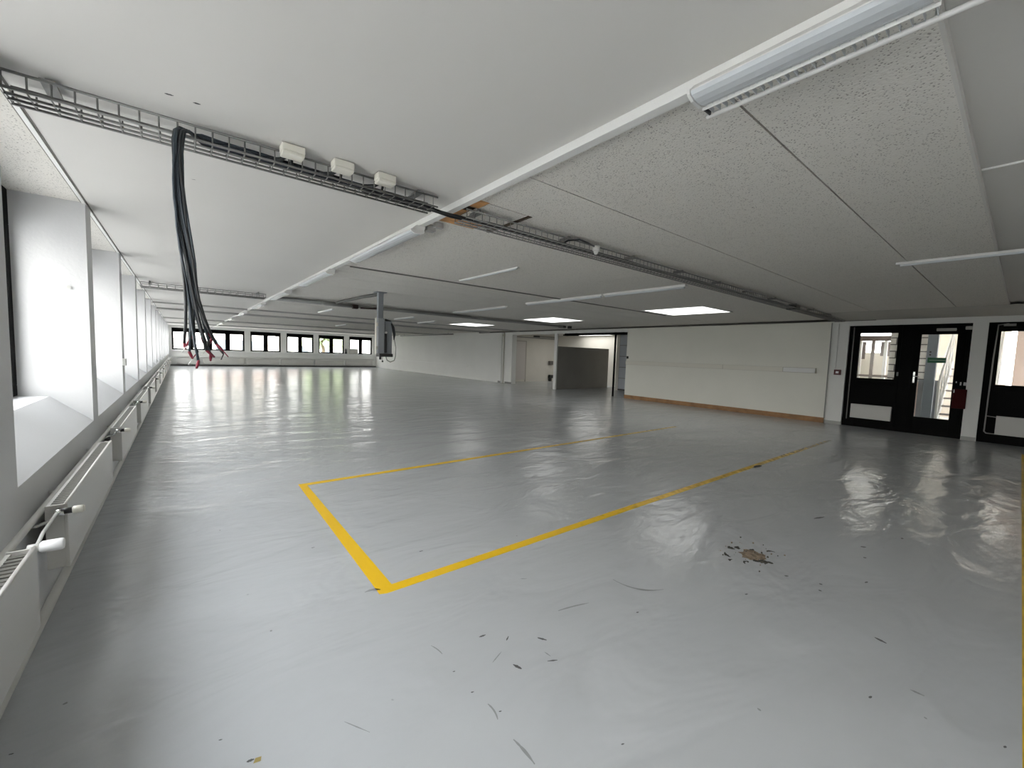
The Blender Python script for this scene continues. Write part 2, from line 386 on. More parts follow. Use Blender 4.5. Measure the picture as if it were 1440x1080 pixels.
# scuffs and the broken-up patch in the floor coating
scuff_m = mat('scuff', (.09, .09, .09), .6)
faint_m = mat('faint_scuff', (.24, .25, .25), .5)
def streak(p, q, w, bend=0, n=7, jit=.25):
    p, q = Vector(p), Vector(q); d = q-p; nn = Vector((-d.y, d.x)).normalized(); L_, R_ = [], []
    for i in range(n+1):
        t = i/n; c = p+d*t+nn*(bend*4*t*(1-t)); ww = w*(math.sin(math.pi*min(max(t, .06), .94))**.6)*random.uniform(1-jit, 1+jit)
        L_.append(c+nn*ww/2); R_.append(c-nn*ww/2)
    return [tuple(v) for v in L_+R_[::-1]]
sc = [((1.042, 1.472), (1.075, 1.468), .016), ((1.155, 1.398), (1.129, 1.381), .010), ((1.257, 1.311), (1.280, 1.274), .016),
      ((1.063, 1.25), (1.076, 1.21), .020), ((1.193, 1.178), (1.232, 1.157), .012), ((2.93, .669), (2.94, .655), .022), ((2.845, .65), (2.85, .635), .022),
      ((2.576, .355), (2.566, .310), .022), ((4.14, 1.02), (4.27, .98), .03), ((2.86, .825), (2.88, .812), .02), ((3.79, .645), (3.82, .62), .03), ((3.59, .59), (3.61, .58), .02),
      ((2.44, .885), (2.46, .88), .014), ((3.18, .505), (3.21, .498), .016), ((4.24, .49), (4.27, .487), .02)]
for p, q, w in sc:
    o = flat('scuff_mark', [streak(p, q, w*.7)], scuff_m, floor)
import math as _m
def fl(x, y):
    d = F*FPX + r*(x-720) - u*(y-540); t = -1.3/d.z; return (d.x*t, d.y*t)
fs = [((998, 855), (911, 829), 1.5, .03), ((1001, 979), (1008, 988), 0, 0), ((620, 912), (637, 923), 1, .004), ((740, 835), (742, 832), 0, 0)]
# long, faint scrapes (real positions on the floor taken from the survey of the room)
for p, q, w, bd in (((1.0, 1.31), (1.068, 1.338), .006, 0), ((1.22, 1.226), (1.224, 1.19), .006, 0),
                    (fl(785, 859), fl(828, 848), .012, .004), (fl(862, 815), fl(933, 829), .014, -.05), (fl(513, 833), fl(535, 829), .02, .01),
                    (fl(606, 908), fl(622, 920), .007, .004), (fl(686, 990), fl(700, 1012), .008, .006), (fl(722, 1040), fl(752, 1075), .010, .003), (fl(484, 1015), fl(520, 1030), .004, 0),
                    (fl(1280, 970), fl(1300, 979), .012, 0), (fl(732, 814), fl(741, 814), .008, 0), (fl(1300, 1010), fl(1303, 1010), .01, 0), (fl(1065, 996), fl(1070, 1000), .010, 0)):
    flat('scrape_mark', [streak(p, q, w, bd, 10)], faint_m, floor)
for q in ((1223, 980, .010), (703, 1000, .005), (638, 944, .005), (664, 973, .006), (896, 861, .008), (352, 1069, .010), (875, 1046, .006), (16, 1060, .006), (592, 775, .012), (440, 770, .01), (1412, 1050, .008), (310, 1040, .005)):
    c = fl(q[0], q[1]); flat('scuff_mark', [streak((c[0]-q[2], c[1]), (c[0]+q[2], c[1]-.004), q[2]*.9)], scuff_m, floor)
# damaged patch: gouged coating with loose grit
pc = fl(1055, 782)
dm = mat('broken_screed', (.22, .17, .12), .95, bump=.8, bscale=90, var=.4, vscale=30)
bm = bmesh.new()
rng = random.Random(3)
ring = []
for i in range(22):
    a = 2*math.pi*i/22; rr = rng.uniform(.75, 1.2); ring.append(bm.verts.new((pc[0]+.085*rr*math.cos(a)+.03, pc[1]+.075*rr*math.sin(a), .001)))
c0 = bm.verts.new((pc[0]+.03, pc[1], .010))
for i in range(22): bm.faces.new((c0, ring[i], ring[(i+1) % 22]))
me = bpy.data.meshes.new('damaged_patch'); bm.to_mesh(me); bm.free(); me.materials.append(dm)
dp = bpy.data.objects.new('damaged_patch', me); COL.objects.link(dp); dp.parent = floor
dp['label'] = 'brown broken patch with loose grit in the grey floor'
mb = MB()
for i in range(75):
    a = rng.uniform(0, 6.283); rr = abs(rng.gauss(0, .105)); x, y = pc[0]+.03+rr*math.cos(a)*1.2, pc[1]+rr*math.sin(a)*.9; s = rng.uniform(.002, .007)
    t = bmesh.new(); bmesh.ops.create_icosphere(t, subdivisions=1, radius=s)
    for v in t.verts: v.co *= rng.uniform(.7, 1.3)
    bmesh.ops.translate(t, vec=(x, y, s*.5), verts=t.verts); mi = 0 if rng.random() < .4 else 1
    for f in t.faces: f.material_index = mi
    mb.merge(t)
g = mb.build('loose_grit', [mat('grit', (.24, .19, .13), .9), mat('dark_grit', (.08, .075, .06), .9)], floor); g['kind'] = 'stuff'
for (dx, dy, L1, w, an) in ((-.11, .10, .07, .03, .9), (.10, .02, .06, .04, .3), (-.02, -.085, .12, .045, -.9), (.02, .13, .05, .035, 1.3), (-.12, -.02, .05, .02, .2), (.19, -.06, .05, .02, -.9), (.06, .10, .05, .03, .5), (-.17, .05, .04, .02, 0)):
    cx_, cy_ = pc[0]+dx, pc[1]+dy
    flat('gouge', [streak((cx_-L1/2*math.cos(an), cy_-L1/2*math.sin(an)), (cx_+L1/2*math.cos(an), cy_+L1/2*math.sin(an)), w, .01, 8, .5)], mat('gouge_dark', (.05, .05, .04), .8), floor, .0012)
# knocked spot on the long yellow line
c = fl(1065, 656); flat('gouge', [streak((c[0]-.10, c[1]+.0), (c[0]+.10, c[1]), .07, 0)], mat('gouge_dark', (.05, .05, .04), .8), floor, .0014)
wn_keep = wn
# small holes and stains in the ceiling
ceil_o = bpy.data.objects['ceiling']
for (x, y, w) in ((-.018, 2.25, .014), (.071, 2.25, .013), (.33, 2.72, .010), (.08, 3.27, .010)):
    o = flat('screw_hole', [streak((x-w, y), (x+w, y-.004), w*.9)], dark_m, ceil_o, CZ-.0008)

# ================================================================ LEFT WALL: radiators, pipes
RX0, RX1, RZ0, RZ1 = -.468, -.400, .300, .590
def radiator(y0, y1, label, knob):
    t = thing('panel_radiator', (RX0, y0, RZ0), label, 'radiator', None)
    m = MB(); m.box(RX1-.014, RX1, y0, y1, RZ0, RZ1-.004, bev=.004)
    # pressed vertical ribs are hidden under the flat face plate: keep it plain with a rolled top lip
    m.tube([(RX1-.005, y0+.004, RZ1-.004), (RX1-.005, y1-.004, RZ1-.004)], .005, 6)
    m.build('front_panel', rad_m, t)
    m = MB(); m.box(RX0, RX0+.012, y0+.01, y1-.01, RZ0, RZ1-.012); m.build('rear_panel', rad_m, t)
    for a, b in ((y0, y0+.008), (y1-.008, y1)):
        m = MB(); m.box(RX0, RX1-.012, a, b, RZ0+.004, RZ1-.006, bev=.002); m.build('side_cover', rad_m, t)
    m = MB()
    k = int((y1-y0-.03)/.03)
    for i in range(k): yy = y0+.02+i*.03; m.box(RX0+.012, RX1-.016, yy, yy+.020, RZ1-.016, RZ1-.010)
    m.build('top_grille', grille_m, t)
    for yy in (y0+.25, y1-.25):
        m = MB(); m.box(LX, RX0, yy, yy+.03, RZ0+.03, RZ0+.14); m.build('bracket', grille_m, t)
    yk = y1+.06 if knob in ('white',) else y0-.035
    zk = RZ1-.03
    xk = -.425
    m = MB(); m.tube([(xk, (y1 if knob == 'white' else y0), zk), (xk, yk, zk)], .011, 8)
    m.cyl((xk+.006, yk, zk), 'x', .015, .03, 12)
    m.tube([(xk, yk, zk), (xk-.02, yk, zk-.03), (xk-.06, yk, zk-.045), (LX+.004, yk, zk-.05)], .007, 8)
    v = m.build('valve', chrome_m if knob != 'white' else pipe_m, t)
    if knob == 'white':
        m = MB(); m.tube([(xk+.02, yk, zk), (xk+.026, yk, zk), (xk+.075, yk, zk), (xk+.08, yk, zk)], [.015, .0205, .0205, .017], 18)
        h = m.build('valve_knob', mat('white_knob', (.85, .85, .85), .3), v)
    else:
        m = MB(); m.cyl((xk+.028, yk, zk+.004), 'x', .013, .035, 14); m.build('valve_collar', dark_m, v)
        m = MB(); m.tube([(xk+.044, yk, zk+.004), (xk+.048, yk, zk+.004), (xk+.078, yk, zk+.004)], [.012, .0165, .0165], 16)
        m.cyl((xk+.080, yk, zk+.004), 'x', .013, .005, 14)
        m.build('valve_knob', box_m, v)
    return t
ordn = ['nearest radiator, cut off by the left photo edge, white thermostat knob beside it',
        'second radiator from the camera under the windows, cream knob at near end',
        'third radiator from the camera on the window wall', 'fourth radiator from the camera on the window wall',
        'fifth radiator from the camera on the window wall', 'sixth radiator from the camera on the window wall',
        'seventh radiator from the camera on the window wall', 'eighth radiator from the camera on the window wall',
        'ninth radiator from the camera on the window wall', 'tenth radiator from the camera on the window wall',
        'eleventh radiator from the camera on the window wall', 'twelfth radiator from the camera on the window wall',
        'farthest radiator on the window wall, near the far corner']
r1 = radiator(.50, 2.08, 'white panel '+ordn[0], 'white'); r1['group'] = 'radiators below the left windows'
r2 = radiator(2.57, 4.06, 'white panel '+ordn[1], 'cream'); r2['group'] = 'radiators below the left windows'
for k in range(2, 13):
    c = copy_tree(r2); c.location = r2.location+Vector((0, 2.105*(k-1)-.0, 0)); c['label'] = 'white panel '+ordn[k]
# heating pipes
m = MB(); m.tube([(-.500, BY+.1, .535), (-.500, FY-.12, .535)], .0135, 10)
o = m.build('heating_pipe', pipe_m); tag(o, 'long white heating pipe running under the window sills above the radiators', 'pipe')
for k in range(0, 28):
    cl = MB(); cl.tube([(LX, .9+k*1.05, .535), (-.50, .9+k*1.05, .535)], .007, 6); cl.build('pipe_clip', pipe_m, o)
m = MB(); m.tube([(-.505, BY+.1, .055), (-.505, FY-.12, .055)], .02, 10)
tag(m.build('heating_pipe', pipe_m), 'white heating pipe low along the window wall just above the floor', 'pipe')
m = MB(); m.tube([(-.42, 2.14, .545), (-.425, 2.30, .56), (-.425, 2.52, .563)], .006, 8)
tag(m.build('link_pipe', pipe_m), 'thin white pipe linking the two nearest radiators on the window wall', 'pipe')
m = MB(); m.box(LX, LX+.01, 2.25, 2.36, .24, .50, bev=.003); o = m.build('junction_cover', box_m); tag(o, 'cream cover plate low on the wall between the two nearest radiators', 'cover plate')
m = MB(); m.box(LX, LX+.03, 6.50, 6.58, 1.02, 1.10, bev=.004)
o = m.build('wall_socket', mat('grey_socket', (.35, .35, .33), .5)); tag(o, 'small grey socket on the face of the window pier, third from the camera', 'socket')
# small round marker on first deep reveal
c = Vector((-.629, 2.415+2.105-PW, 1.679)); m = MB(); m.cyl((c.x, c.y-.006, c.z), 'y', .012, .012, 14, r2=.007); m.build('hook_plate', mat('dull_nickel', (.55, .55, .53), .5))
tag(bpy.data.objects['hook_plate'], 'small round metal hook plate on the side of the nearest fully visible window pier', 'hook')

# far wall radiators
def far_rad(x0, x1):
    t = thing('panel_radiator', (x0, FY-.12, .13), '', 'radiator', 'radiators along the far wall')
    m = MB(); m.box(x0, x1, FY-.13, FY-.112, .13, .46, bev=.005); m.build('front_panel', rad_m, t)
    m = MB(); m.box(x0+.01, x1-.01, FY-.045, FY-.033, .14, .45); m.build('rear_panel', rad_m, t)
    for a in (x0, x1-.012):
        m = MB(); m.box(a, a+.012, FY-.112, FY-.045, .14, .455); m.build('side_cover', rad_m, t)
    m = MB()
    for a in (x0+.2, x1-.2): m.box(a, a+.03, FY-.04, FY, .2, .4)
    m.build('bracket', grille_m, t)
    return t
fl_lab = ['white panel radiator on the far wall beside the left corner, shortest of the row', 'white panel radiator on the far wall under the wide four-pane window',
          'white panel radiator on the far wall under the second window from the left', 'white panel radiator on the far wall under the third window from the left',
          'white panel radiator on the far wall under the window with green trees', 'white panel radiator on the far wall under the rightmost window']
for (a, b), lb in zip(((-.2, .85), (.98, 3.0), (3.1, 4.87), (5.0, 6.9), (7.0, 8.87), (9.0, 10.9)), fl_lab): far_rad(a, b)['label'] = lb
m = MB(); m.tube([(-.50, FY-.1, .555), (11.0, FY-.1, .555)], .02, 8); m.box(-.5, 11.0, FY-.03, FY, .50, .60)
tag(m.build('heating_pipe', pipe_m), 'white heating pipe along the far wall above its radiators', 'pipe')
m = MB(); m.box(9.2, 9.82, FY-.22, FY-.03, .932, 1.30, bev=.02); m.box(9.25, 9.77, FY-.225, FY-.22, .96, 1.26)
tag(m.build('carton', mat('pale_carton', (.55, .53, .5), .7)), 'pale grey box standing on the far window sill at the rightmost window', 'box')
m = MB(); m.cyl((9.02, FY-.06, 1.10), 'z', .05, .30, 14); m.cyl((9.02, FY-.06, .985), 'z', .08, .1, 14); m.cyl((9.02, FY-.06, 1.27), 'z', .03, .05, 10)
tag(m.build('dark_flask', dark_m), 'small dark bottle-like object on the far window sill left of the pale box', 'bottle')

# ================================================================ CEILING SERVICES
def basket(x0, x1, y0, y1, zb, zt, step, label, rise=True):
    t = thing('cable_tray', (x0, y0, zb), label, 'cable tray', 'wire basket cable trays')
    m = MB(); R = .0040
    for y, z in ((y0, zt), (y0, zb+.004), (y1, zt), (y1, zb), (y0+(y1-y0)/3, zb), (y0+2*(y1-y0)/3, zb)):
        m.tube([(x0, y, z), (x1, y, z)], R*(1.5 if z in (zt, zb) or y == y0 else 1), 5)
    m.build('long_wires', galv_m, t)
    m = MB(); n = int((x1-x0)/step)
    for i in range(n+1):
        x = x0+.004+i*step; m.tube([(x, y0, zt), (x, y0, zb), (x, y1, zb), (x, y1, zt)], R*.85, 4, smooth=False)
    m.build('cross_wires', galv_m, t)
    k = max(2, int((x1-x0)/.85))
    for i in range(k):
        x = x0+.12+i*(x1-x0-.24)/(k-1)
        m = MB(); m.box(x-.010, x+.010, y0+.02, y1-.02, zt+.008, CZ, bev=.001); m.box(x-.022, x+.022, y0-.005, y1+.005, zt+.002, zt+.008); m.build('hanger', conduit_m, t)
    return t
basket(-.50, 1.295, 2.425, 2.565, 2.215, 2.278, .0628, 'near wire basket tray on the smooth ceiling, carrying the hanging black cables')
basket(1.53, 10.9, 2.455, 2.61, 2.215, 2.272, .0628, 'long wire basket tray crossing the ceiling from the brown plywood patch to the doors')
basket(-.50, 1.27, 9.05, 9.32, 2.20, 2.265, .11, 'wire basket tray far down the room, left of the white lamp trunking')
# cables lying in the trays
for i, (yy, zz, x1, lb) in enumerate(((2.50, 2.232, 10.7, 'thick black cable lying in the long tray, nearest its middle'),
                                      (2.53, 2.230, 10.7, 'thick black cable lying in the long tray, beside the far side wires'),
                                      (2.475, 2.229, 10.7, 'thick black cable lying in the long tray, beside the near side wires'))):
    pts = []
    x = .95-.1*i
    while x < x1: pts.append((x, yy+.004*math.sin(x*3+i), zz+.002*math.sin(x*5+i*2))); x += .2
    # sags out of the near tray end and into the next one
    pts = [(p[0], p[1], p[2]-(.012 if 1.25 < p[0] < 1.6 else 0)) for p in pts]
    m = MB(); m.tube(pts, .0085, 6)
    tag(m.build('power_cable', cab_m), lb, 'cable', 'cables along the trays')

# hanging cable bundle: each cable runs in the tray, bends over its near wires and hangs down
hx = .035
rngc = random.Random(11)
ends = [(-.105, 1.30), (-.075, 1.26), (-.045, 1.34), (-.02, 1.29), (.0, 1.22), (.02, 1.33), (.045, 1.27), (.075, 1.31), (.10, 1.25), (.125, 1.30), (.06, 1.35), (.145, 1.285), (.11, 1.33), (-.06, 1.315)]
tips = []
for i, (dx, ez) in enumerate(ends):
    k = i/(len(ends)-1); off = (rngc.uniform(-.012, .012), rngc.uniform(-.012, .012))
    xs = .42+.30*(i % 4)
    yy = 2.47+.016*(i % 4); zz = 2.232+.011*(i//4 % 3)
    bx0 = hx+.006*(i-7)*.45
    pts = [(xs, yy, zz), (xs*.6+.05, yy, zz+.004), (hx+.14, yy, zz+.004), (hx+.06, yy-.012, zz+.006), (bx0+.025, 2.445+.002*i, 2.252), (bx0-.002, 2.418+.001*i, 2.250), (bx0-.020, 2.398+off[1]*.5, 2.225), (bx0-.026, 2.388+off[1]*.6, 2.18)]
    x0_, y0_ = bx0-.026, 2.388+off[1]*.6
    ex, ey = hx+.03+dx*.62, 2.38+rngc.uniform(-.05, .05)
    for s in range(1, 11):
        t = s/10; w = t**1.15
        wob = .006*math.sin(t*7+i*1.3)
        belly = -.012*math.sin(math.pi*min(1, t*1.6))
        spread = max(0, (t-.72)/.28)**1.5
        xx = x0_+.052*w+belly+wob+off[0]*w+(ex-(x0_+.052)-off[0])*spread*.8
        y_ = y0_+(ey-y0_)*spread+.008*math.cos(i+5*t); z_ = 2.18+(ez-2.18)*t
        pts.append((xx, y_, z_))
    m = MB(); m.tube(pts, .0050 if i % 3 else .0062, 6)
    o = m.build('hanging_cable', [cab_m, cabb_m, cabb_m][i % 3])
    col = ['black', 'blue-grey', 'blue-grey'][i % 3]
    tag(o, 'thin dark cable in the loose bundle hanging from the near wire tray', 'cable', 'cables hanging from the near tray')
    p = Vector(pts[-1]); d = (p-Vector(pts[-2])).normalized()
    m = MB(); a = p; b = p+Vector((rngc.uniform(-.02, .03), rngc.uniform(-.02, .02), -.03))
    m.tube([a-Vector((0, 0, -.006)), a, (a+b)/2, b], [.004, .0062, .0062, .004], 8)
    m.build('plug', red_m if i % 4 != 3 else dark_m, o)
    if i % 2:
        m = MB(); q = b+Vector((rngc.uniform(-.02, .02), 0, -.028)); m.tube([b, q], .0025, 5); m.build('core_wire', [red_m, trim_m, dark_m][i % 3], o)

# three cream junction boxes on the near tray
for i, (xa, xb, lb) in enumerate(((.402, .507, 'cream junction box on the near wire tray, closest to the hanging cables'),
                                  (.645, .75, 'cream junction box on the near wire tray, middle of the three'),
                                  (.880, .985, 'cream junction box on the near wire tray, closest to the lamp trunking'))):
    t = thing('junction_box', ((xa+xb)/2, 2.33, 2.20), lb, 'junction box', 'cream boxes on the near tray')
    m = MB(); m.box(xa, xb, 2.345, 2.417, 2.262, 2.297, bev=.005); m.build('base', box_m, t)
    m = MB(); m.box(xa+.003, xb-.003, 2.342, 2.417, 2.246, 2.262, bev=.005); m.build('lid', box_m, t)
    m = MB(); m.tube([(xa+.03, 2.415, 2.258), (xa+.01, 2.44, 2.245), (xa-.045, 2.475, 2.24)], .010, 8); m.build('cable_entry', cab_m, t)
    m = MB(); m.tube([(xa+.055, 2.415, 2.258), (xa+.06, 2.44, 2.245), (xa+.07, 2.48, 2.238)], .007, 8); m.build('cable_entry', cab_m, t)

# white round detector at the long tray
t = thing('smoke_detector', (2.86, 2.50, 2.20), 'white round detector with a black lead on the long wire tray', 'detector')
m = MB(); m.cyl((2.86, 2.44, 2.25), 'z', .030, .04, 20, r2=.034); m.build('housing', trim_m, t)
m = MB(); m.tube([(2.86, 2.44, 2.232), (2.86, 2.44, 2.20)], [.028, .012], 20); m.build('sensor_head', trim_m, t)
m = MB(); m.tube([(2.82, 2.43, 2.26), (2.72, 2.42, 2.27), (2.62, 2.42, 2.275), (2.52, 2.45, 2.255), (2.50, 2.49, 2.235)], .008, 6); m.build('lead', cab_m, t)
m = MB(); m.box(7.95, 8.15, 2.45, 2.60, 2.20, 2.28, bev=.01); tag(m.build('cable_clamp', dark_m), 'small dark clamp block on the long wire tray near the white wall', 'clamp')

# plywood showing where a ceiling board is missing
mb = MB(); mb.box(HX0, HX1, HY0, HY1, CZ+.028, CZ+.04, 0)
mb.box(1.50, 1.625, 2.32, 2.46, CZ-.002, CZ+.02, 1); mb.box(1.50, 1.60, 2.46, 2.56, CZ+.004, CZ+.02, 3); mb.box(1.50, 1.61, 2.56, 2.72, CZ+.002, CZ+.02, 1); mb.box(1.50, 1.86, 2.72, 2.88, CZ-.003, CZ+.02, 1)
mb.box(1.632, 1.975, 2.34, 2.70, CZ+.0, CZ+.012, 2)
mb.box(1.985, 2.012, 2.33, 2.87, CZ-.004, CZ+.03, 3)
o = mb.build('ceiling_patch', [gap_m, ply_m, acou_m, mat('dark_wood', (.07, .05, .03), .8)]); tag(o, 'square hole in the ceiling boards with brown plywood beside the white trunking', 'ceiling patch')

# white lamp trunking along the joint, with its lamps
m = MB(); m.box(1.44, 1.490, BY, FY-.1, 2.258, CZ, bev=.003)
tag(m.build('lamp_trunking', batt_m), 'long white trunking along the ceiling joint, running the whole room', 'trunking')
def strip_lamp(y0, y1, label, clear=False):
    t = thing('strip_lamp', (1.42, y0, 2.21), label, 'ceiling lamp', 'lamps under the white trunking')
    m = MB(); m.prism([(1.415, 2.257), (1.378, 2.222), (1.378, 2.216), (1.478, 2.216), (1.490, 2.257)], 'y', y0, y1); m.build('housing', batt_m, t)
    m = MB(); pr = [(1.374, 2.216)]
    for k in range(7): a = math.pi*k/6; pr.append((1.427-.053*math.cos(a), 2.214-.018*math.sin(a)))
    pr.append((1.480, 2.216)); m.prism(pr, 'y', y0+.012, y1-.012); m.build('diffuser', lens_m, t)
    for a in (y0, y1-.010):
        m = MB(); m.prism([(1.369, 2.222), (1.372, 2.206), (1.40, 2.193), (1.454, 2.193), (1.482, 2.206), (1.485, 2.222)], 'y', a, a+.010); m.build('end_cap', batt_m, t)
    if clear:
        n_ = int((y1-y0)/.024)
        for i in range(n_):
            m = MB(); yy = y0+.01+i*.024; m.box(1.480, 1.540, yy, yy+.0016, 2.205, 2.222); m.build('louvre_fin', lens_m, t)
        m = MB(); m.box(1.482, 1.53, y1-.008, y1-.002, 2.198, 2.21); m.build('end_clip', dark_m, t)
        m = MB(); m.box(1.481, 1.484, y0, y1, 2.196, 2.226); m.build('edge_strip', batt_m, t)
    return t
strip_lamp(.20, .80, 'largest, nearest strip lamp at the top right of the photo, with curved white diffuser', True)
labs = ['second strip lamp under the trunking, just beyond the brown plywood patch', 'third strip lamp under the trunking, before the smaller ceiling joints', 'fourth strip lamp under the trunking, next to the far wire tray',
        'fifth strip lamp under the trunking counted from the camera', 'sixth strip lamp under the trunking counted from the camera', 'seventh strip lamp under the trunking counted from the camera', 'eighth and farthest strip lamp under the trunking before the far windows']
sl = strip_lamp(2.98, 4.45, labs[0])
for i, yy in enumerate((5.35, 7.9, 10.6, 13.9, 17.4, 21.8)):
    c = copy_tree(sl); c.location = sl.location+Vector((0, yy-2.98, 0)); c['label'] = labs[i+1]
m = MB(); m.tube([(1.546, BY, 2.204), (1.546, .815, 2.204)], .0085, 8); [m.tube([(1.546, q, 2.204), (1.546, q, CZ+.03 if q < .22 else CZ)], .004, 5) for q in (-2.5, -.9, .215)]
tag(m.build('conduit', batt_m), 'thin white conduit beside the nearest strip lamp, running out of the top of the photo', 'conduit')
m = MB(); m.box(1.525, 1.60, 3.02, 3.08, 2.25, CZ, bev=.004); m.box(1.55, 1.62, 2.93, 2.97, 2.26, CZ, bev=.004); m.box(1.54, 1.60, 3.12, 4.6, CZ-.02, CZ, bev=.003)
tag(m.build('lamp_bracket', mat('grey_plastic', (.45, .45, .44), .5)), 'small grey brackets and strip beside the second strip lamp', 'bracket')

# other battens on the acoustic boards
def batten(x, y0, y1, w, h, label):
    t = thing('batten_lamp', (x, y0, CZ-h), label, 'ceiling lamp', 'slim batten lamps on the acoustic ceiling')
    m = MB(); m.box(x-w/2, x+w/2, y0, y1, CZ-h*.5, CZ+(.035 if y1 < .24 else 0), bev=.002); m.build('housing', batt_m, t)
    if w < .02: return t
    m = MB(); m.tube([(x, y0+.03, CZ-h*.55), (x, y1-.03, CZ-h*.55)], h*.42, 8); m.build('tube_cover', lens_m, t)
    return t
batten(5.40, -.65, .86, .045, .04, 'slim white batten lamp at the right edge of the photo, ends pointing at the doors')
batten(3.03, 3.72, 5.0, .028, .03, 'slim white strip on the ceiling, nearest the long dark joint rail')
batten(3.25, -1.3, .222, .012, -.05, 'slim white strip at the right photo edge above the batten lamp')
batten(5.25, 2.90, 4.27, .07, .055, 'white batten lamp nearest the bright rooflight')
batten(5.25, 4.30, 6.15, .07, .055, 'white batten lamp just left of the one nearest the bright rooflight')
batten(5.30, 6.85, 9.0, .06, .055, 'white batten lamp in front of the far service pipes')
batten(5.30, 11.2, 12.6, .06, .055, 'white batten lamp beyond the far service pipes')
batten(6.50, 12.2, 13.6, .06, .05, 'farthest right white batten lamp, near the far rooflight')
batten(3.0, 11.0, 12.4, .05, .05, 'white batten lamp seen left of the hanging grey switch box')
batten(5.3, 17.5, 19.0, .06, .05, 'distant white batten lamp seen right of the hanging grey switch box')

# rooflights
def rooflight(x0, x1, y0, y1, label):
    t = thing('rooflight', (x0, y0, CZ), label, 'rooflight', 'bright square rooflights')
    m = MB(); w = .025
    m.box(x0-w, x1+w, y0-w, y0, CZ-.010, CZ); m.box(x0-w, x1+w, y1, y1+w, CZ-.010, CZ); m.box(x0-w, x0, y0, y1, CZ-.010, CZ); m.box(x1, x1+w, y0, y1, CZ-.010, CZ)
    m.build('frame', batt_m, t)
    m = MB(); m.box(x0, x1, y0, y1, CZ-.006, CZ-.001); m.build('opal_panel', glow_m, t)
rooflight(7.50, 8.65, 3.80, 5.05, 'nearest bright square rooflight, above the long white wall')
rooflight(7.60, 8.75, 7.80, 9.05, 'second bright rooflight, in front of the dark passage opening')
rooflight(7.50, 8.65, 11.8, 13.05, 'third and farthest bright rooflight')

# long service pipes and ducts further down
m = MB(); m.tube([(1.50, 9.30, 2.24), (6.0, 9.30, 2.24)], .036, 10); m.tube([(1.50, 9.42, 2.24), (9.6, 9.42, 2.24)], .032, 10)
m.box(1.5, 8.8, 9.50, 9.66, 2.235, 2.28, bev=.003)
tag(m.build('service_pipes', conduit_m), 'pair of dark grey service pipes crossing the ceiling behind the hanging switch box', 'pipe')
m = MB(); m.tube([(2.55, 9.05, 2.245), (2.62, 8.8, 2.27), (2.66, 8.2, 2.275), (2.68, 7.9, 2.28), (2.735, 7.2, 2.27)], .03, 8)
tag(m.build('feed_conduit', mat('dark_conduit', (.12, .12, .115), .5)), 'dark bent conduit feeding the hanging switch box from the service pipes', 'conduit')
m = MB(); m.box(2.92, 3.04, 9.20, 9.30, 2.17, 2.26, bev=.015); m.tube([(3.1, 9.26, 2.2), (3.35, 9.24, 2.21), (3.6, 9.22, 2.24)], .018, 8)
tag(m.build('pipe_coupling', mat('dark_red_plastic', (.03, .012, .010), .5)), 'dark red-brown coupling box on the service pipes left of the hanging switch box', 'coupling')
m = MB(); m.tube([(2.3, 9.32, 2.25), (2.35, 9.2, 2.21), (2.55, 9.08, 2.20), (2.9, 9.22, 2.21)], .03, 8)
tag(m.build('pipe_bend', conduit_m), 'grey bent pipe end beside the coupling box', 'pipe')
m = MB(); m.tube([(9.45, 9.45, 2.24), (9.75, 9.45, 2.24)], .04, 8); m.box(9.9, 10.0, 9.4, 9.5, 2.2, 2.28)
tag(m.build('pipe_fitting', dark_m), 'small black fitting on the service pipes near the rooflights', 'fitting')
m = MB(); m.tube([(10.9, 18.5, 2.225), (10.9, 25.0, 2.225)], .035, 8)
for yy in (19, 21.7, 24.4): m.tube([(10.9, yy, 2.24), (10.9, yy, CZ)], .012, 6)
tag(m.build('wall_pipe', conduit_m), 'dark pipe under the ceiling close to the far right wall', 'pipe')
m = MB(); m.tube([(WX-.03, 2.0, CZ-.03), (WX-.03, 16.5, CZ-.03)], .024, 8)  # thin dark line drawn as a tube along the wall head
tag(m.build('wall_head_line', mat('wall_head_dark', (.07, .065, .055), .6)), 'thin dark line along the head of the long white wall', 'pipe')
# thick dark strip along the ceiling joint
m = MB(); m.box(1.62, 8.6, 5.195, 5.235, CZ-.012, CZ, bev=.002)
tag(m.build('joint_rail', mat('joint_rail', (.16, .155, .14), .7)), 'dark rail across the ceiling along the widest board joint', 'rail')

# hanging switch box
t = thing('hanging_switch_box', (2.74, 7.14, 1.18), 'grey electrical switch box hanging from the ceiling on a square post', 'switch box')
m = MB(); m.box(2.685, 2.775, 7.10, 7.18, 1.28, CZ-.006, bev=.006); m.box(2.64, 2.82, 7.06, 7.22, CZ-.012, CZ); m.build('post', greym, t)
m = MB(); m.box(2.635, 2.745, 6.96, 7.10, 1.235, 1.84, bev=.012); e1 = m.build('enclosure', mat('enclosure_grey', (.30, .32, .34), .4), t)
m = MB(); m.box(2.765, 2.905, 7.02, 7.17, 1.22, 1.80, bev=.012); m.build('enclosure', greym, t)
m = MB(); m.box(2.59, 2.60, 6.95, 7.00, 1.22, 1.84, bev=.002); m.box(2.595, 2.635, 6.98, 7.0, 1.3, 1.36); m.box(2.595, 2.635, 6.98, 7.0, 1.7, 1.76); m.build('side_plate', box_m, t)
m = MB(); m.box(2.742, 2.80, 6.985, 7.05, 1.25, 1.58, bev=.01); m.build('breaker_strip', dark_m, t)
m = MB(); m.box(2.66, 2.90, 6.96, 7.12, 1.18, 1.235, bev=.006); m.build('bottom_plate', dark_m, t)
m = MB(); m.cyl((2.775, 6.975, 1.60), 'y', .018, .03, 12); m.build('switch_knob', trim_m, t)
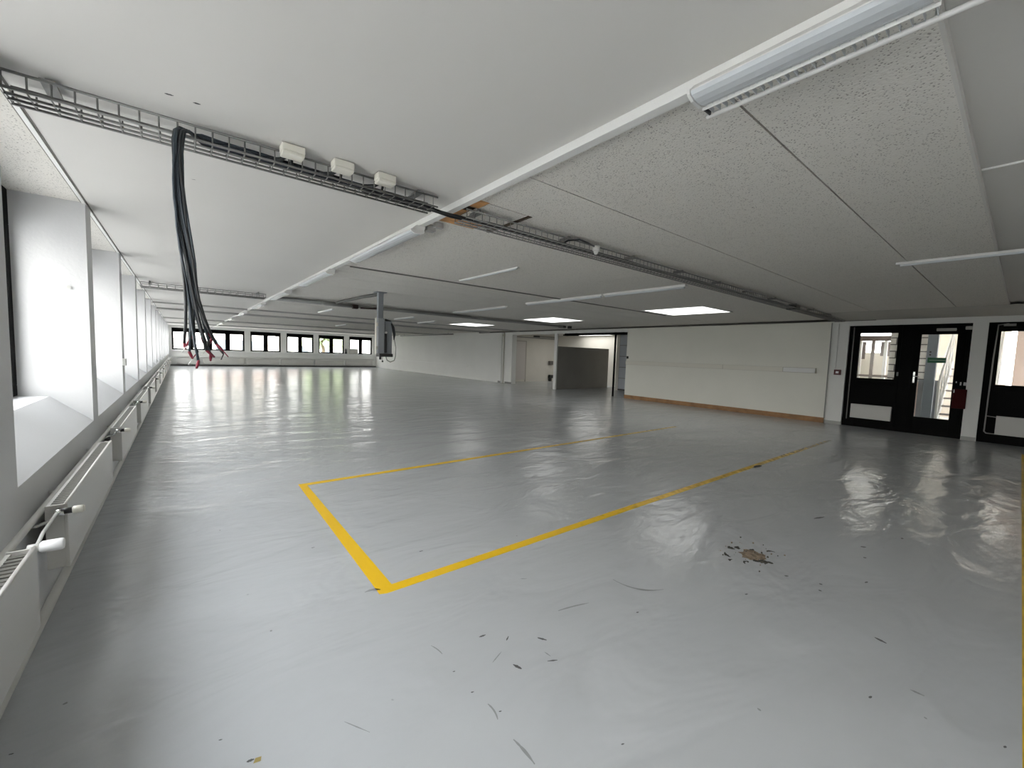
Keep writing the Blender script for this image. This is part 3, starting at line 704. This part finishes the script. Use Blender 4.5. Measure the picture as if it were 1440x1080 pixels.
m = MB(); m.tube([(2.80, 7.09, 1.83), (2.87, 7.05, 1.80), (2.92, 7.03, 1.70), (2.945, 7.02, 1.58), (2.94, 7.02, 1.48)], [.016, .024, .028, .024, .008], 8); m.build('cable_loop', cab_m, t)
m = MB(); m.tube([(2.945, 7.02, 1.5), (2.965, 7.0, 1.35), (2.965, 7.0, 1.2), (2.94, 7.0, 1.12), (2.87, 7.0, 1.09), (2.81, 7.0, 1.12), (2.79, 7.0, 1.18)], .0085, 8); m.build('looped_lead', conduit_m, t)
m = MB(); m.cyl((2.70, 7.03, 1.155), 'z', .022, .05, 10); m.cyl((2.74, 7.03, 1.10), 'z', .015, .03, 8); m.tube([(2.74, 7.03, 1.18), (2.74, 7.03, 1.10)], .005, 6); m.build('cable_gland', dark_m, t)

# ================================================================ RIGHT SIDE: alcove, passage
AX = 15.1; AY = 15.1
mb = MB()
mb.box(WX+.2, AX+.2, AY, AY+.2, 0, CZ+.12)                # alcove rear wall
mb.box(AX, AX+.2, 10.2, AY, 0, CZ+.12)                    # alcove end wall
mb.box(13.55, AX+.2, 10.1, 10.25, 0, CZ+.12)
mb.box(13.55, 13.75, 7.9, 8.2, 0, CZ+.12); mb.box(13.55, 13.75, 8.2, 10.1, 2.16, CZ+.12)
mb.box(WX+.2, 13.55, 7.9, 8.08, 0, CZ+.12)
struct('wall_alcove', mb, alc_m)
mb = MB(); mb.box(WX, AX+.2, 7.9, 11.5, CZ, CZ+.02); mb.box(WX, 13.9, 11.5, AY, CZ, CZ+.02); mb.box(13.9, AX+.2, 13.3, AY, CZ, CZ+.02); mb.box(14.9, AX+.2, 11.5, 13.3, CZ, CZ+.02)
struct('ceiling_alcove', mb, ceil_m)
t = thing('rooflight', (14.4, 12.4, CZ), 'hidden-edge rooflight over the alcove behind the grey partition, lighting its wall', 'rooflight')
m = MB(); m.box(13.9, 14.9, 11.5, 13.3, CZ+.03, CZ+.05); m.build('opal_panel', mat('alcove_rooflight', (.9, .9, .9), .4, emit=(1, 1, .97), es=5), t)
m = MB(); m.box(13.88, 13.9, 11.5, 13.3, CZ-.02, CZ+.06); m.box(14.9, 14.92, 11.5, 13.3, CZ-.02, CZ+.06); m.box(13.9, 14.9, 11.48, 11.5, CZ-.02, CZ+.06); m.box(13.9, 14.9, 13.3, 13.32, CZ-.02, CZ+.06); m.build('upstand', batt_m, t)
m = MB(); m.box(WX+.06, 14.35, 11.26, 11.36, 0, 1.66, bev=.006)
tag(m.build('partition_screen', partition_m), 'chest-high partition in the passage opening, coloured dark as its unlit side', 'partition')
m = MB(); m.box(WX-.01, WX+.055, 11.25, 11.39, 0, 2.14, bev=.006)
tag(m.build('partition_post', trim_m), 'narrow white post at the end of the grey partition', 'post')
# alcove door, handles, small things
m = MB()
m.box(12.30, 12.34, AY-.03, AY, 0, 1.95); m.box(12.92, 12.96, AY-.03, AY, 0, 1.95); m.box(12.30, 12.96, AY-.03, AY, 1.92, 1.96)
d = struct('door_1', m, mat('door_casing', (.40, .37, .32), .6))
m = MB(); m.box(12.34, 12.92, AY-.02, AY-.002, .10, 1.92); m.build('door_leaf', mat('door_leaf', (.60, .56, .53), .5), d)
m = MB(); m.box(12.14, 12.20, AY-.04, AY, 1.04, 1.56, bev=.008); m.build('pull_handle', mat('handle_dark', (.10, .09, .08), .5), d)
m = MB(); m.box(13.6, 14.9, AY-.02, AY, 2.18, 2.24)
m.box(12.05, 15.0, AY-.05, AY-.02, 2.10, 2.15)
tag(m.build('door_track', mat('track_grey', (.30, .29, .27), .5)), 'grey sliding track along the head of the alcove wall', 'track')
m = MB(); m.box(13.35, 13.75, AY-.08, AY-.05, 2.16, 2.24, bev=.01); tag(m.build('track_motor', dark_m), 'small dark block on the alcove door track', 'motor')
m = MB(); m.box(14.45, 14.68, AY-.2, AY-.02, .16, .32, bev=.03); m.box(14.5, 14.62, AY-.12, AY-.02, 0, .16)
tag(m.build('floor_unit', dark_m), 'small black unit near the floor at the right end of the alcove wall', 'unit')
m = MB(); m.box(14.45, 14.70, AY-.12, AY, .84, 1.02, bev=.02); tag(m.build('wall_bracket', mat('bracket_grey', (.12, .11, .10), .5)), 'dark wall bracket above the black floor unit in the alcove', 'bracket')
# passage: guide post, header track, sectional door
m = MB(); m.box(WX+.06, WX+.11, 8.58, 8.63, 0, 2.14, bev=.004)
tag(m.build('guide_post', black_m), 'slim black upright guide post in the passage opening', 'post')
m = MB(); m.box(WX+.05, WX+.12, 8.30, 11.0, 2.06, 2.11, bev=.004); m.box(WX+.02, WX+.16, 10.3, 10.9, 2.05, 2.15, bev=.01); m.box(WX+.04, WX+.20, 8.12, 8.70, 2.06, 2.13, bev=.01); m.box(WX+.12, WX+.17, 8.3, 10.3, 2.12, 2.145)
tag(m.build('header_track', black_m), 'black door track across the head of the passage opening', 'track')
d = MB(); d.box(13.50, 13.55, 8.15, 10.08, .02, .07); d = struct('door_2', d, dark_m)
for i in range(5):
    z0 = .08+i*.43; m = MB(); m.box(13.50, 13.54, 8.2, 10.06, z0, z0+.405, bev=.006); m.build('door_panel', gate_m, d)
m = MB(); m.box(13.542, 13.56, 8.2, 10.1, .0, 2.2); m.build('seam_backing', conduit_m, d)
m = MB(); m.box(WX-.02, WX, 8.00, 8.06, 1.28, 1.36, bev=.004); tag(m.build('light_switch', dark_m), 'small dark switch at the far end of the long white wall', 'switch')
m = MB(); m.tube([(WX+.02, 14.60, 0), (WX+.02, 14.60, CZ-.02)], .028, 10); m.box(WX-.03, WX+.03, 14.55, 14.65, CZ-.22, CZ-.12, bev=.01)
tag(m.build('drain_pipe', mat('pipe_cream', (.62, .60, .54), .5)), 'cream downpipe in the slot beside the alcove', 'pipe')
m = MB(); m.box(WX-.012, WX, 13.98, 14.44, 0, .08); m.box(WX-.012, WX, 14.76, 14.95, 0, .08); struct('baseboard_pier', m, conduit_m)
# trunking on the far stretch of right wall
m = MB(); m.box(WX-.03, WX, 17.5, 29.0, .60, .68, bev=.004); tag(m.build('wall_trunking', trim_m), 'white cable trunking low on the distant right wall', 'trunking')

# long white wall trunking
t = thing('wall_trunking', (WX, 2.96, 1.08), 'cream cable trunking along the middle of the long white wall', 'trunking')
m = MB(); m.box(WX-.05, WX, 2.96, 8.07, 1.095, 1.215, bev=.004); m.build('channel', mat('shaded_trunking', (.52, .50, .44), .5), t)  # greyer channel colour stands for shading round the cover edges
m = MB(); m.box(WX-.056, WX-.05, 2.965, 3.60, 1.105, 1.205, bev=.002); m.build('cover', trim_m, t)
m = MB(); m.box(WX-.054, WX-.05, 3.615, 5.0, 1.10, 1.21, bev=.001); m.build('cover', box_m, t)
m = MB(); m.box(WX-.054, WX-.05, 5.015, 8.06, 1.10, 1.21, bev=.001); m.build('cover', box_m, t)
m = MB(); m.tube([(WX+.02, 2.62, 1.2), (WX+.02, 2.62, 2.2)], .009, 6); tag(m.build('alarm_conduit', trim_m), 'thin white conduit rising from the fire alarm call point', 'conduit')
m = MB(); m.box(WX-.003, WX+.003, 2.735, 2.75, 0.1, 2.22); m.build('wall_joint', conduit_m, bpy.data.objects['wall_right_long'])
t = thing('call_point', (WX+.03, 2.58, 1.09), 'dark red fire alarm call point with a white centre, left of the black doors', 'fire alarm')
m = MB(); m.box(WX-.01, WX+.03, 2.515, 2.635, 1.085, 1.20, bev=.006); m.build('case', mat('dark_red_case', (.09, .01, .012), .4), t)
m = MB(); m.box(WX-.013, WX-.01, 2.55, 2.60, 1.12, 1.165); m.build('press_panel', mat('white_label', (.8, .8, .8), .5), t)

# ---------------------------------------------------------------- black door sets
DX = 11.30
def door_set(idx, y0, y1, z1, panes, leaf):
    m = MB(); D0, D1 = DX, DX+.07
    return m
# set with the glazed door: y .66 .. 2.44
m = MB(); D0, D1 = DX, DX+.07
m.box(D0, D1, 2.26, 2.45, 0, 2.16); m.box(D0, D1, 1.415, 1.63, 0, 2.16); m.box(D0, D1, 1.63, 2.26, 1.99, 2.15); m.box(D0, D1, 1.63, 2.26, 0, 1.045)
m.box(D0, D1, .65, .735, 0, 2.16); m.box(D0, D1, .735, 1.415, 2.05, 2.16); m.box(D0, D1, .735, 1.415, -.02, .03)
m.box(D0-.02, D0, 1.63, 2.26, .93, 1.0, bev=.004); m.box(D0-.015, D0, 1.60, 1.66, 0, 2.15)
m.box(D0-.02, D0+.0, 2.24, 2.44, 0, .16)
fw = struct('window_%d' % wn, m, black_m)
m = MB(); m.box(DX+.03, DX+.037, 1.62, 2.27, 1.03, 2.0); m.build('pane', glass_m, fw)
m = MB(); D0 = DX-.01
m.box(D0, D0+.05, .72, .84, .02, 2.06, bev=.003); m.box(D0, D0+.05, 1.32, 1.43, .02, 2.06, bev=.003); m.box(D0, D0+.05, .84, 1.32, 1.95, 2.06); m.box(D0, D0+.05, .84, 1.32, .02, .335)
dd = struct('door_3', m, black_m)
m = MB(); m.box(DX+.01, DX+.017, .83, 1.33, .32, 1.96); m.build('pane', glass_m, dd)
m = MB(); m.box(D0-.012, D0, 1.355, 1.385, 1.0, 1.22, bev=.004); m.tube([(D0-.01, 1.37, 1.13), (D0-.055, 1.37, 1.13), (D0-.055, 1.29, 1.13)], .010, 8); m.cyl((D0-.015, 1.37, 1.045), 'x', .012, .02, 10); m.build('door_handle', chrome_m, dd)
m = MB(); m.box(D0-.05, D0, .86, 1.12, 2.01, 2.06, bev=.006); m.build('door_closer', mat('closer_silver', (.42, .41, .38), .4), dd)
m = MB(); m.box(DX-.05, DX, .66, .75, 2.03, 2.09, bev=.01); m.build('frame_bracket', mat('closer_silver', (.42, .41, .38), .4), fw)
# sign on the glass
t = thing('exit_sign', (DX, 1.08, 1.45), 'small green sign with a pale line, fixed on the door glass', 'sign')
m = MB(); m.box(DX-.012, DX-.002, .955, 1.205, 1.405, 1.505, bev=.002); m.build('sign_plate', mat('sign_green', (.005, .12, .045), .4), t)
m = MB(); m.box(DX-.014, DX-.012, .965, 1.18, 1.450, 1.458); m.build('sign_line', mat('sign_pale', (.35, .6, .42), .5), t)
m = MB(); m.box(DX+.005, DX+.009, 1.165, 1.19, 1.60, 1.625); m.box(DX+.005, DX+.009, 1.165, 1.19, 1.545, 1.57)
tag(m.build('glass_stickers', dark_m), 'two small dark stickers on the door glass above the green sign', 'sticker')
# red box beside the door
t = thing('extinguisher_case', (DX-.06, .73, .57), 'dark red box with small white marks on the black frame right of the door', 'fire equipment')
m = MB(); m.box(DX-.10, DX-.012, .64, .82, .57, .93, bev=.012); m.build('case', mat('deep_red', (.045, .003, .004), .6, spec=.1), t)
m = MB(); m.box(DX-.014, DX-.011, .785, .80, 1.04, 1.07); m.box(DX-.014, DX-.011, .725, .745, 1.0, 1.06); m.box(DX-.014, DX-.011, .66, .70, 1.0, 1.06); m.box(DX-.104, DX-.10, .795, .81, .86, .92); m.box(DX-.012, DX-.010, .66, .81, .98, 1.08, 1)
m.build('markings', [mat('mark_white', (.55, .55, .55), .5), black_m], t)
# window catch
m = MB(); m.box(DX-.03, DX-.002, 1.60, 1.625, 1.12, 1.20, bev=.004); m.build('window_catch', mat('catch_grey', (.18, .19, .18), .3), fw)
# second set, right of the pier
m = MB(); D0, D1 = DX, DX+.07
m.box(D0, D1, .32, .47, 0, 2.15); m.box(D0, D1, -1.35, .32, 1.99, 2.15); m.box(D0, D1, -1.35, .32, 0, 1.045); m.box(D0, D1, -.62, -.44, 1.045, 1.99); m.box(D0, D1, -1.35, -1.25, 1.045, 1.99)
m.box(D0-.02, D0, -1.35, .32, .93, 1.0, bev=.004)
fw2 = struct('window_%d' % (wn+1), m, black_m)
for a, b in ((-.45, .33), (-1.26, -.61)):
    m = MB(); m.box(DX+.03, DX+.037, a, b, 1.03, 2.0); m.build('pane', glass_m, fw2)
portal((DX+.12, 1.94, 1.5), (-1, 0, 0), .63, .95); portal((DX+.12, 1.08, 1.15), (-1, 0, 0), .5, 1.6); portal((DX+.12, -.06, 1.5), (-1, 0, 0), .78, .95); portal((DX+.12, -.93, 1.5), (-1, 0, 0), .65, .95)
# radiators in the door bay
def bay_rad(y0, y1, z0, z1, label):
    t = thing('panel_radiator', (DX-.09, y0, z0), label, 'radiator', 'radiators in the door bay')
    m = MB(); m.box(DX-.105, DX-.09, y0, y1, z0, z1, bev=.004); m.build('front_panel', rad_m, t)
    m = MB(); m.box(DX-.09, DX-.03, y0, y0+.01, z0+.01, z1-.01); m.build('side_cover', rad_m, t)
    m = MB(); m.box(DX-.09, DX-.03, y1-.01, y1, z0+.01, z1-.01); m.build('side_cover', rad_m, t)
    m = MB(); m.box(DX-.09, DX-.03, y0+.012, y1-.012, z1-.02, z1-.012); m.build('top_grille', rad_m, t)
    m = MB(); m.box(DX-.03, DX, y0+.1, y0+.13, z0+.05, z1-.05); m.box(DX-.03, DX, y1-.13, y1-.1, z0+.05, z1-.05); m.build('bracket', grille_m, t)
bay_rad(1.64, 2.29, .195, .49, 'white panel radiator low on the black panel left of the glazed door')
bay_rad(-.65, .26, .17, .50, 'white panel radiator low in the right black bay, cut off by the photo edge')
m = MB(); m.tube([(DX-.03, 2.36, 2.12), (DX-.03, 2.36, .15)], .010, 8); tag(m.build('riser_pipe', mat('riser_grey', (.28, .27, .25), .4)), 'thin grey riser pipe down the left side of the black door frame', 'pipe')
m = MB(); m.tube([(DX-.02, .24, 2.12), (DX-.04, .36, 2.10), (DX-.04, .375, 1.5), (DX-.04, .385, .20), (DX-.04, .36, .17), (DX-.05, .26, .17)], .010, 8)
m.tube([(DX-.04, .385, .48), (DX-.05, .26, .47)], .008, 8); m.box(DX-.04, DX, .16, .30, 2.08, 2.12)
tag(m.build('riser_pipe', mat('riser_grey', (.28, .27, .25), .4)), 'thin grey riser pipe in the right black bay beside the white pier', 'pipe')

# ================================================================ OUTSIDE
mb = MB(); mb.box(-15, 40, FY+8.1, 90, -.62, -.55)
tag(mb.build('lawn', grass_m), 'grass outside the far windows', 'lawn', None, 'stuff')
mb = MB(); mb.box(-40, -1.32, -30, 60, -.75, -.66); mb.box(-1.32, 16, FY+.4, FY+8, -.75, -.66); tag(mb.build('forecourt', mat('pale_paving', (.44, .435, .425), .9, var=.1, vscale=2)), 'pale paving outside the left and far windows', 'paving')
mb = MB(); mb.box(-17, -16, -30, 60, -.66, 2.6); tag(mb.build('sky_block_wall', mat('sky_block_grey', (.40, .40, .39), .9, var=.1)), 'long unseen grey wall added outside the left windows to block low sky', 'wall')  # added unseen wall, cuts low sky light through the left windows
mb = MB(); mb.box(WX+.35, 40, -20, 7.8, -.15, -.02); tag(mb.build('courtyard', asphalt_m), 'grey courtyard paving outside the doors', 'paving')
# block wall, brick base
mb = MB(); mb.box(14.2, 14.5, 1.50, 2.22, .95, 2.45); tag(mb.build('block_wall', block_m), 'pale block wall with dark joints seen through the black-framed door window', 'wall')
mb = MB(); mb.box(14.15, 14.5, 1.50, 2.22, -.02, .95); tag(mb.build('wall_plinth', plaster_m), 'pink plinth below the pale block wall outside', 'wall')
# shed with open slats
t = thing('garden_shed', (15.5, 3.3, 0), 'white slatted outbuilding with a dark beam seen through the left door window', 'outbuilding')
mb = MB(); mb.box(15.9, 16.1, 2.3, 4.2, -.02, 1.7); mb.box(14.6, 16.1, 4.2, 4.35, -.02, 2.40); mb.build('wall', creamx_m, t)
for i, yy in enumerate((2.45, 2.72, 3.0, 3.35, 3.7)):
    mb = MB(); mb.box(15.3, 15.38, yy, yy+.07, -.02, 2.15); mb.build('post', mat('weathered_wood', (.30, .27, .26), .8) if i % 2 else stair_m, t)
mb = MB(); mb.box(15.25, 15.42, 2.3, 4.2, 2.02, 2.16); mb.build('beam', mat('weathered_dark', (.16, .13, .12), .8), t)
mb = MB(); mb.box(15.3, 15.34, 2.3, 4.2, 1.0, 1.06); mb.box(15.5, 15.54, 2.4, 2.62, 1.6, 2.0); mb.box(15.5, 15.54, 2.95, 3.2, 1.5, 2.0); mb.build('slat', mat('weathered_wood', (.30, .27, .26), .8), t)
mb = MB(); mb.box(15.0, 16.1, 2.3, 4.4, 2.40, 2.45); mb.build('roof_plate', creamx_m, t)
mb = MB(); mb.box(13.9, 14.1, 1.72, 1.98, .9, 1.08, bev=.02); mb.box(13.95, 14.05, 1.75, 1.95, -.02, .9); tag(mb.build('waste_bin', mat('bin_dark', (.08, .06, .06), .6)), 'dark low box in front of the pale block wall outside', 'bin')
# unseen flat slab added over the court to dim its skylight
mb = MB(); mb.box(11.56, 17.0, -6.0, 7.6, 2.46, 2.62)
tag(mb.build('court_shade', creamx_m), 'unseen flat pale slab added over the courtyard to keep it darker', 'court_shade')
# steel post and panel
mb = MB(); mb.box(13.0, 13.15, 1.245, 1.415, -.02, 2.45, bev=.01); tag(mb.build('steel_post', steel_m), 'blue-grey steel post outside the glazed door', 'post')
mb = MB(); mb.box(13.2, 13.25, 1.20, 1.52, -.02, 1.03); tag(mb.build('outdoor_screen', mat('pale_steel', (.36, .38, .42), .5)), 'grey panel beside the outside steel post', 'panel')
# steel stair rising away
t = thing('steel_stair', (12.9, .9, 0), 'white steel stair with open treads and handrail outside the glazed door', 'stair')
n_st = 8
for i in range(n_st):
    mb = MB(); xx = 13.0+i*.25; zz = .12+i*.17; mb.box(xx, xx+.24, .42, 1.14, zz-.03, zz); mb.build('tread', tread_m if i % 2 else mat('stair_tread_light', (.52, .50, .50), .6), t)
for yy in (.38, 1.16):
    mb = MB(); mb.prism([(12.85, -.02), (13.05, -.02), (15.0, 1.32), (15.0, 1.50), (14.88, 1.50), (12.85, .10)], 'y', yy-.02, yy+.02); mb.build('stringer', stair_m, t)
    mb = MB(); mb.tube([(12.9, yy, -.02), (12.9, yy, .98), (15.0, yy, 2.42)], .024, 8)
    for k in range(1, 5): mb.tube([(12.9+.5*k, yy, .05+.34*k), (12.9+.5*k, yy, .98+.344*k)], .014, 6)
    mb.tube([(12.9, yy, .50), (15.0, yy, 1.94)], .014, 6)
    mb.build('handrail', stair_m, t)
mb = MB(); mb.box(16.4, 16.7, .3, 1.75, -.02, 2.45); tag(mb.build('cream_wall', creamx_m), 'cream house wall behind the outside stair', 'wall')
mb = MB(); mb.box(15.0, 15.3, -8.9, .18, -.02, 2.45); tag(mb.build('plaster_wall', plaster_m), 'pink plastered house wall outside the right black-framed window', 'wall')
mb = MB(); mb.box(11.6, 16.5, -9.3, -9.0, -.02, 6.0); tag(mb.build('courtyard_wall', creamx_m), 'cream wall closing the near end of the courtyard outside the doors', 'wall')
mb = MB(); mb.box(11.6, 17.0, 5.0, 5.3, -.02, 2.45); tag(mb.build('courtyard_wall', creamx_m), 'cream wall closing the far end of the courtyard, behind the slatted outbuilding', 'wall')

# trees and houses beyond the far windows
def tree(x, y, h, rad, seed, label):
    t = thing('tree', (x, y, -.45), label, 'tree', 'trees beyond the far windows')
    rg = random.Random(seed)
    m = MB(); m.tube([(x, y, -.45), (x+.1, y, h*.3), (x-.05, y+.1, h*.6)], [.18, .13, .06], 8); m.build('trunk', trunk_m, t)
    m = MB()
    for k in range(60):
        b = bmesh.new(); a = rg.uniform(0, 6.283); el = rg.uniform(-.9, 1.4); rr = rad*rg.uniform(.3, 1)
        p = Vector((x+rr*math.cos(a)*math.cos(el), y+rr*math.sin(a)*math.cos(el), h*.62+rr*math.sin(el)*.95)); s = rad*rg.uniform(.14, .30)
        bmesh.ops.create_icosphere(b, subdivisions=2, radius=s)
        for v in b.verts: v.co *= rg.uniform(.75, 1.25)
        bmesh.ops.translate(b, vec=p, verts=b.verts); m.merge(b)
    m.build('crown', leaf_m, t)
tree(9.5, 38, 3.6, 1.7, 1, 'leafy green tree outside the fourth far window from the left')
tree(11.0, 41, 4.5, 2.0, 2, 'leafy green tree set further back outside the fourth far window')
def house(x0, x1, y0, y1, h, m_, label):
    t = thing('house', ((x0+x1)/2, (y0+y1)/2, -.45), label, 'house', 'houses beyond the far windows')
    m = MB(); m.box(x0, x1, y0, y1, -.45, h); m.build('wall', m_, t)
    m = MB(); m.prism([(y0-.4, h), (y1+.4, h), ((y0+y1)/2, h+2.2)], 'x', x0-.4, x1+.4); m.build('roof', roof_m, t)
    k = int((x1-x0)/2.2)
    for i in range(k):
        m = MB(); xx = x0+.8+i*2.2; m.box(xx, xx+1.0, y0-.04, y0, .6, 1.8); m.build('window', mat('far_glass', (.10, .12, .14), .2), t)
house(2.0, 7.5, 52, 60, 4.5, mat('house_pink', (.74, .70, .66), .8), 'pale house outside the far windows, left of the trees')
house(8.6, 14.0, 47, 55, 4.5, mat('house_white', (.8, .8, .8), .8), 'white house outside the far windows, behind the trees')

c = fl(362, 1070); o = flat('leaf', [[(c[0]-.012, c[1]-.004), (c[0]-.004, c[1]+.012), (c[0]+.012, c[1]+.008), (c[0]+.008, c[1]-.008)]], mat('dry_leaf', (.35, .28, .10), .7), None, .002)
tag(o, 'tiny yellowish scrap lying on the floor at the bottom left of the photo', 'scrap')
for name in list(bpy.data.objects.keys()):
    o = bpy.data.objects[name]
    if o.name.startswith('ceiling_') and o.name in ('ceiling_slab', 'ceiling_alcove'): o['kind'] = 'structure'
